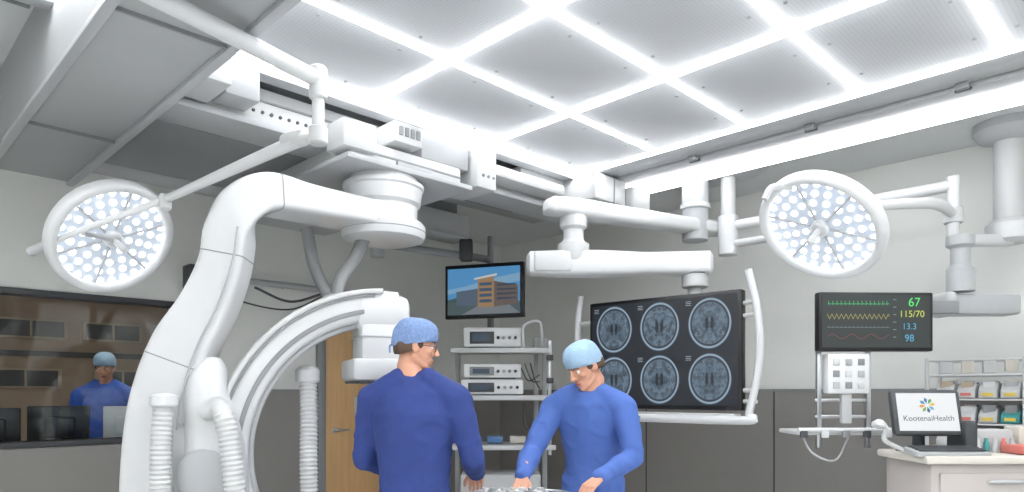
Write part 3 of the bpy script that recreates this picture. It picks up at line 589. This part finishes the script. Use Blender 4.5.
# ================================================================= SUPPLY RACK
R_=group('supply_rack',Vector((5.4,.8,0)))
for y in (.2,.78,1.32):
    for x in (5.3,5.64): cyl('upright',R_,Vector((x,y,.0)),Vector((x,y,1.68)),.013,WHITE,n=12)
for z in (.25,.7,1.08,1.24,1.4,1.56,1.66):
    for x in (5.3,5.42,5.54,5.64): cyl('wire',R_,Vector((x,.2,z)),Vector((x,1.32,z)),.006,WHITE,n=8)
    for i in range(15): cyl('wire_cross',R_,Vector((5.3,.2+i*.08,z)),Vector((5.64,.2+i*.08,z)),.004,WHITE,n=6)
BC=[WHITE2,CREAM,LGREY,WHITE,CREAM,TEAL,WHITE2,CREAM]
for z in (.705,1.085,1.245,1.405,1.565):
    for i in range(9):
        y=.26+i*.12; cbin=BC[random.randrange(8)] if random.random()<.25 else WHITE2
        h=.08+random.random()*.02
        if z<1.5: prism('bin',R_,[(0,0),(.28,0),(.28,h),(.06,h),(0,h*.5)],Vector((5.32,y,z+.006)),Vector((1,0,0)),UP,.1,cbin,bevel=.004)
        for q in range(3 if z<1.5 else 1): box('packet',R_,Vector((5.37+q*.07,y,z+(.07 if z<1.5 else .045)+random.random()*.015)),(.04,.07,.08),random.choice([WHITE,MGREY,LGREY,BLUEP,CREAM,TAN,LGREY,WHITE2]),yaw=random.random()*.4,bevel=.006)
        if z<1.5: box('bin_label',R_,Vector((5.318,y,z+.03)),(.003,.06,.02),random.choice([YEL,WHITE,PINK]),bevel=0)
for i in range(4): box('carton',R_,Vector((5.47,.35+i*.25,.36)),(.28,.2,.2),CREAM,bevel=.006)
# ================================================================= INSTRUMENT TABLE
I=group('instrument_table',S(.1,3.3,0))
box('table_top',I,S(.1,3.26,.905),(.70,.44,.03),STEEL,yaw=SY,bevel=.012); box('drape',I,S(.1,3.26,.923),(.68,.42,.012),WHITE2,yaw=SY,bevel=.005)
tube('tray_rim',I,[S(-.16,3.12,.96),S(.24,3.12,.96),S(.24,3.42,.96),S(-.16,3.42,.96),S(-.16,3.12,.96)],.006,STEEL,k=6)
box('tray',I,S(.04,3.27,.94),(.42,.32,.02),STEEL,yaw=SY,bevel=.008)
for i in range(7):
    x=-.1+i*.045; box('clamp_%d'%i,I,S(x,3.34,.962),(.02,.12,.02),[STEEL,WHITE,LGREY,WHITE2][i%4],yaw=SY+random.random()*.5,bevel=.005)
    lathe('cup_%d'%i,I,S(x-.03,3.38,.952),UP,[(.014,0),(.018,.03),(.016,.026)],[WHITE,LGREY,WHITE2,CREAM][i%4],n=14)
for x in (-.2,.4):
    for y in (3.08,3.44): cyl('leg',I,S(x,y,.07),S(x,y,.90),.015,STEEL); cyl('caster',I,S(x-.015,y,.038),S(x+.015,y,.038),.038,DGREY)
tube('lower_bar',I,[S(-.2,3.26,.2),S(.4,3.26,.2)],.012,STEEL)
# ================================================================= PEOPLE
ICO={}
for lv in (2,3):
    bm=bmesh.new(); bmesh.ops.create_icosphere(bm,subdivisions=lv,radius=1); bm.verts.ensure_lookup_table()
    ICO[lv]=(np.array([v.co[:] for v in bm.verts]),np.array([[v.index for v in f.verts] for f in bm.faces])); bm.free()
class Blob:
    def __init__(s): s.V=[]; s.F=[]; s.n=0; s.rec=[]
    def ell(s,c,r,lab=0,M=None):
        r=r if isinstance(r,(tuple,list)) else (r,r,r)
        v,f=ICO[2 if max(r)<.05 else 3]; v=v*np.array(r)
        if M is not None: v=v@np.array(M.to_3x3()).T
        s.V.append(v+np.array(c[:])); s.F.append(f+s.n); s.n+=len(v); s.rec.append((Vector(c),sum(r)/3,lab))
    def chain(s,pts,lab=0):
        for (a,ra),(b,rb) in zip(pts[:-1],pts[1:]):
            a=Vector(a); b=Vector(b); ra_=ra if isinstance(ra,tuple) else (ra,)*3; rb_=rb if isinstance(rb,tuple) else (rb,)*3
            n=max(2,int((a-b).length/(min(min(ra_),min(rb_))*.3)))
            n=min(n,14)
            for i in range(n+1):
                t=i/n; s.ell(a.lerp(b,t),tuple(ra_[k]*(1-t)+rb_[k]*t for k in range(3)),lab)
    def build(s,name,parent,M,mats,voxel,smooth,fold=None):
        me=bpy.data.meshes.new('tmp'); me.from_pydata(np.concatenate(s.V).tolist(),[],np.concatenate(s.F).tolist()); o=bpy.data.objects.new('tmp',me); scene.collection.objects.link(o)
        md=o.modifiers.new('r','REMESH'); md.mode='VOXEL'; md.voxel_size=voxel
        sm=o.modifiers.new('s','SMOOTH'); sm.iterations=smooth; sm.factor=.6
        dg=bpy.context.evaluated_depsgraph_get()
        me2=bpy.data.meshes.new_from_object(o.evaluated_get(dg)); bpy.data.objects.remove(o)
        me2.materials.clear()
        for m in mats: me2.materials.append(m)
        labs=np.array([r[2] for r in s.rec])
        if labs.max()>0:
            n=len(me2.polygons); cen=np.zeros(n*3); me2.polygons.foreach_get('center',cen); cen=cen.reshape(-1,3)
            best=np.full(n,1e9); lb=np.zeros(n,int)
            for c_,r_,l_ in s.rec:
                dd=np.linalg.norm(cen-np.array(c_),axis=1)-r_; k_=dd<best; best[k_]=dd[k_]; lb[k_]=l_
            me2.polygons.foreach_set('material_index',lb.astype(np.int32))
        if fold:
            amp=fold; nn=len(me2.vertices); co=np.zeros(nn*3); me2.vertices.foreach_get('co',co); no=np.zeros(nn*3); me2.vertex_normals.foreach_get('vector',no)
            co=co.reshape(-1,3); no=no.reshape(-1,3); dl=np.zeros(nn)
            for i in range(nn):
                x,y,z=co[i]
                f_=noise.noise(Vector((x*9,y*9,z*5)))
                f2=1-abs(noise.noise(Vector((x*6+z*6,y*8,z*8-x*6))))*2.2
                dl[i]=amp*f_+amp*.9*max(0,f2-.35)
            co=co+no*dl[:,None]; me2.vertices.foreach_set('co',co.ravel())
        me2.shade_smooth()
        me2.transform(M); o=bpy.data.objects.new(name,me2); scene.collection.objects.link(o); attach(o,parent); return o
def make_hand(name,parent,wrist,fdir,dorsal,side,curl=.4):
    y=fdir.normalized(); z=(dorsal-y*dorsal.dot(y)).normalized(); x=y.cross(z)*side
    M=Matrix.Translation(wrist)@Matrix((x,y,z)).transposed().to_4x4(); h=Blob()
    h.chain([((0,-.09,0),(.028,.03,.024)),((0,-.01,0),(.026,.02,.019))])
    for xx,l in ((-.03,.082),(-.01,.09),(.011,.09),(.031,.086)): h.chain([((xx*.6,.01,0),(.015,.015,.015)),((xx,l,0),(.0125,.013,.0125))])
    for xx,yb,ln in ((-.032,.08,.06),(-.011,.09,.074),(.0105,.092,.08),(.032,.087,.072)):
        p=Vector((xx,yb,0)); a=.1; rr=.0098; pts=[(p.copy(),rr)]
        for fr,k_ in ((.45,1),(.3,1.2),(.25,1)):
            a+=curl*k_; p=p+Vector((xx*.10,math.cos(a),-math.sin(a)))*ln*fr; rr-=.0009; pts.append((p.copy(),rr))
        h.chain(pts)
    h.chain([((.018,.012,-.006),.017),((.042,.045,-.014),.0135),((.056,.075,-.024),.0108),((.058,.098,-.036),.0092)])
    h.build(name,parent,M,[SKIN],.0034,3)
def person(name,e,n,heading,torso,arms,head,scrub,cap,hands,glasses=False):
    g=group(name,S(e,n,0)); aw=math.radians(heading)-math.pi/4-math.pi/2
    M=Matrix.Translation(S(e,n,0))@Matrix.Rotation(aw,4,'Z')
    B_=Blob()
    B_.chain([((0,t[0],t[1]),(t[2],t[3],.05)) for t in torso],0)
    ty,tz=torso[-1][0],torso[-1][1]
    for sd in (-1,1):
        a=arms[sd]
        B_.chain([((sd*.07,ty-.005,tz+.015),.06),((a[0][0],a[0][1],a[0][2]),.073)],0)
        B_.chain([(a[0],.072),(Vector(a[0]).lerp(Vector(a[1]),.5),.064),(a[1],.056)],0)
        B_.chain([(a[1],.056),(Vector(a[1]).lerp(Vector(a[2]),.4),.053),(Vector(a[1]).lerp(Vector(a[2]),.95),.043)],0)
        hy=torso[0][0]
        B_.chain([((sd*.09,hy,.93),(.098,.105,.09)),((sd*.105,hy+.02,.5),.068),((sd*.11,hy-.0,.1),.058)],0)
        B_.chain([((sd*.11,hy-.03,.05),(.042,.045,.048)),((sd*.115,hy+.08,.045),(.046,.045,.042)),((sd*.12,hy+.15,.035),(.042,.04,.032))],1)
    B_.build('scrubs_and_shoes',g,M,[scrub,SHOE],.010,6,fold=.009)
    for sd in (-1,1):
        a=arms[sd]; w0=M@Vector(a[2]); e0=M@Vector(a[1]); fd=(w0-e0).normalized()
        hd=hands.get(sd,{}); f2=(fd+Vector((0,0,hd.get('pitch',-.1)))).normalized()
        make_hand('hand_%s'%('right' if sd>0 else 'left'),g,w0,f2,M.to_3x3()@Vector(hd.get('dorsal',(0,.2,1))),-1*sd,hd.get('curl',.35))
    hc,hyaw,pitch,roll=head
    MH=M@Matrix.Translation(Vector(hc))@Matrix.Rotation(math.radians(hyaw),4,'Z')@Matrix.Rotation(math.radians(roll),4,'Y')@Matrix.Rotation(math.radians(pitch),4,'X')
    H=Blob()
    H.ell((0,-.012,.035),(.075,.094,.083)); H.ell((0,.018,-.02),(.064,.07,.08)); H.ell((0,.03,-.065),(.05,.052,.042)); H.ell((0,.066,-.098),(.02,.018,.016))
    H.chain([((-.046,-.01,-.05),.02),((-.03,.05,-.092),.016),((0,.068,-.1),.016),((.03,.05,-.092),.016),((.046,-.01,-.05),.02)])
    H.chain([((0,.083,.022),.009),((0,.098,-.004),.0095),((0,.108,-.028),.0125)]); H.ell((-.012,.098,-.031),.0095); H.ell((.012,.098,-.031),.0095)
    H.chain([((-.043,.066,.024),.011),((-.018,.082,.02),.009)]); H.chain([((.043,.066,.024),.011),((.018,.082,.02),.009)])
    for sd in (-1,1): H.ell((sd*.042,.062,-.022),(.02,.018,.016)); H.ell((sd*.077,-.008,-.004),(.008,.018,.031),0,Matrix.Rotation(sd*.3,3,'Z')); H.ell((sd*.072,.004,-.012),(.01,.012,.016)); 
    H.chain([((-.024,.078,-.062),.007),((0,.086,-.058),.008),((.024,.078,-.062),.007)]); H.chain([((-.02,.076,-.073),.007),((0,.084,-.074),.009),((.02,.076,-.073),.007)])
    nb=MH.inverted()@(M@Vector((0,ty+.0,tz+.01)))
    H.chain([((0,-.02,-.05),(.052,.056,.05)),((0,-.028,-.1),.054),(nb,.062)])
    H.build('head_and_neck',g,MH,[SKIN],.0045,4)
    def part(nm,fn,m):
        b_=Blob(); fn(b_); return b_.build(nm,g,MH,[m],.0025,1)
    part('lips',lambda b_:(b_.chain([((-.02,.083,-.064),.0035),((0,.092,-.062),.0048),((.02,.083,-.064),.0035)]),b_.chain([((-.017,.082,-.071),.0035),((0,.09,-.072),.005),((.017,.082,-.071),.0035)])),LIP)
    def eyes(b_):
        for sd in (-1,1): b_.ell((sd*.030,.0735,.004),.0115)
    part('eyes',eyes,EYEW)
    def iris(b_):
        for sd in (-1,1): b_.ell((sd*.030,.0835,.003),(.005,.0035,.005))
    part('irises',iris,IRIS)
    def brow(b_):
        for sd in (-1,1): b_.chain([((sd*.018,.091,.024),.0032),((sd*.034,.085,.029),.0032),((sd*.05,.07,.024),.0028)])
    part('eyebrows',brow,HAIR)
    hb=Blob(); hb.chain([((-.066,.02,.01),(.013,.012,.02)),((-.072,-.03,-.005),(.010,.02,.028)),((-.055,-.075,-.01),(.022,.022,.035)),((0,-.096,-.015),(.03,.014,.035)),((.055,-.075,-.01),(.022,.022,.035)),((.072,-.03,-.005),(.010,.02,.028)),((.066,.02,.01),(.013,.012,.02))])
    hb.build('hair',g,MH,[HAIR],.004,3)
    rs=[]; nseg=40
    for i in range(15):
        t=i/14; ph=t*math.pi/2*0.985
        r_=[]
        for k_ in range(nseg):
            a=2*math.pi*k_/nseg; bx,by=math.cos(a),math.sin(a)
            base=.034-.044*(-by*.5+.5)*1.0
            R1=.089+.008*math.sin(ph*2); R2=.109+.01*math.sin(ph*2)
            z=base+(.14-base)*math.sin(ph); c_=max(math.cos(ph),.01)**.58
            w_=1+.03*noise.noise(Vector((bx*3,by*3,z*25)))+(.02*math.sin(a*14)*(1-t) if t>.05 else 0)
            if i==0: w_*=.985
            if i==1: w_*=1.01
            r_.append(MH@Vector((bx*R1*c_*w_,-.008+by*R2*c_*w_,z)))
        rs.append(r_)
    loft('surgical_cap',g,rs,cap,angle=70)
    ties=[MH@Vector((0,-.108,.0)),MH@Vector((.012,-.125,-.012)),MH@Vector((.014,-.122,-.045))]; tube('cap_tie',g,ties,.005,cap)
    if glasses:
        for sd in (-1,1):
            pts=[MH@Vector((sd*.032+.019*math.cos(t),.096,.0+.013*math.sin(t))) for t in [k_*math.pi/4 for k_ in range(9)]]
            tube('lens_rim',g,pts,.0016,BLACK,k=3,n=6); tube('temple',g,[MH@Vector((sd*.05,.095,.004)),MH@Vector((sd*.073,.07,.006)),MH@Vector((sd*.078,-.01,.006))],.0018,BLACK,k=4,n=6)
        tube('bridge',g,[MH@Vector((-.013,.098,.003)),MH@Vector((0,.103,.006)),MH@Vector((.013,.098,.003))],.0016,BLACK,k=3,n=6)
    return g
person('surgeon',-.475,3.36,78,
  [(0,.93,.175,.13),(0,1.05,.178,.13),(-.005,1.2,.195,.138),(-.01,1.34,.21,.138),(-.01,1.43,.175,.112),(-.01,1.49,.105,.085)],
  {-1:((-.215,-.01,1.415),(-.27,.02,1.12),(-.17,.25,1.03)),1:((.215,-.01,1.415),(.29,.02,1.13),(.235,.27,1.03))},
  ((0,.02,1.672),-66,-6,0),SCRUB1,CAPM,{-1:{'curl':.5},1:{'curl':.5}},glasses=True)
person('surgeon',.47,3.98,-110,
  [(0,.93,.16,.12),(.02,1.05,.16,.12),(.06,1.18,.175,.125),(.10,1.3,.185,.12),(.135,1.385,.16,.10),(.155,1.43,.10,.078)],
  {1:((.2,.13,1.36),(.285,.27,1.12),(.25,.53,1.01)),-1:((-.2,.13,1.36),(-.265,.19,1.10),(-.13,.43,1.01))},
  ((0,.215,1.59),-38,-28,0),SCRUB2,CAPM2,{1:{'curl':.45,'pitch':-.3},-1:{'curl':.45,'pitch':-.15}})
person('control_room_technician',-3.74,6.35,-70,
  [(0,.93,.165,.125),(0,1.05,.165,.122),(0,1.2,.18,.13),(0,1.34,.195,.125),(0,1.43,.165,.105),(0,1.49,.10,.08)],
  {-1:((-.205,0,1.415),(-.26,-.03,1.13),(-.2,.2,1.05)),1:((.205,0,1.415),(.26,-.03,1.13),(.2,.2,1.05))},
  ((0,.03,1.675),0,-14,0),SCRUB3,CAPM2,{})
# ================================================================= CONTROL DESK
g=group('control_desk',Vector((1.2,6.5,0)))
rbox('desktop',g,-1.4,2.6,6.2,6.75,.86,.9,MGREY,bevel=.01)
for x in (-1.3,.6,2.5): rbox('leg_panel',g,x,x+.04,6.22,6.72,0,.86,DGREY)
def desk_mon(x,y,wd,h,yaw_,m,name='computer_monitor'):
    q=group(name,Vector((x,y,.9)))
    box('housing',q,Vector((x,y,1.18)),(wd,.04,h),m,yaw=yaw_,bevel=.01); box('rear_bulge',q,Vector((x,y-.03,1.17)),(wd*.5,.05,h*.5),m,yaw=yaw_,bevel=.015)
    cyl('stand',q,Vector((x,y+.0,.9)),Vector((x,y,1.1)),.025,DGREY); box('foot',q,Vector((x,y,.909)),(.2,.15,.018),DGREY,yaw=yaw_,bevel=.004)
desk_mon(.88,6.42,.40,.30,-.3,BLACK); desk_mon(1.33,6.42,.42,.32,-.35,BLACK); desk_mon(1.80,6.40,.32,.30,-.5,WHITE)
# ================================================================= CAMERA
cam=bpy.data.cameras.new('camera'); cam.lens=24.26; cam.sensor_width=36; cam.shift_y=.1426; cam.clip_start=.05
co_=bpy.data.objects.new('camera',cam); co_.location=(0,0,1.45); co_.rotation_euler=(math.pi/2,0,-math.pi/4); scene.collection.objects.link(co_); scene.camera=co_
wd=bpy.data.worlds.new('world'); wd.use_nodes=True; wd.node_tree.nodes['Background'].inputs[0].default_value=(.8,.85,.9,1); wd.node_tree.nodes['Background'].inputs[1].default_value=.3; scene.world=wd
scene.view_settings.view_transform='Standard'
for o in list(scene.objects):
    if '_loc' in o: del o['_loc']
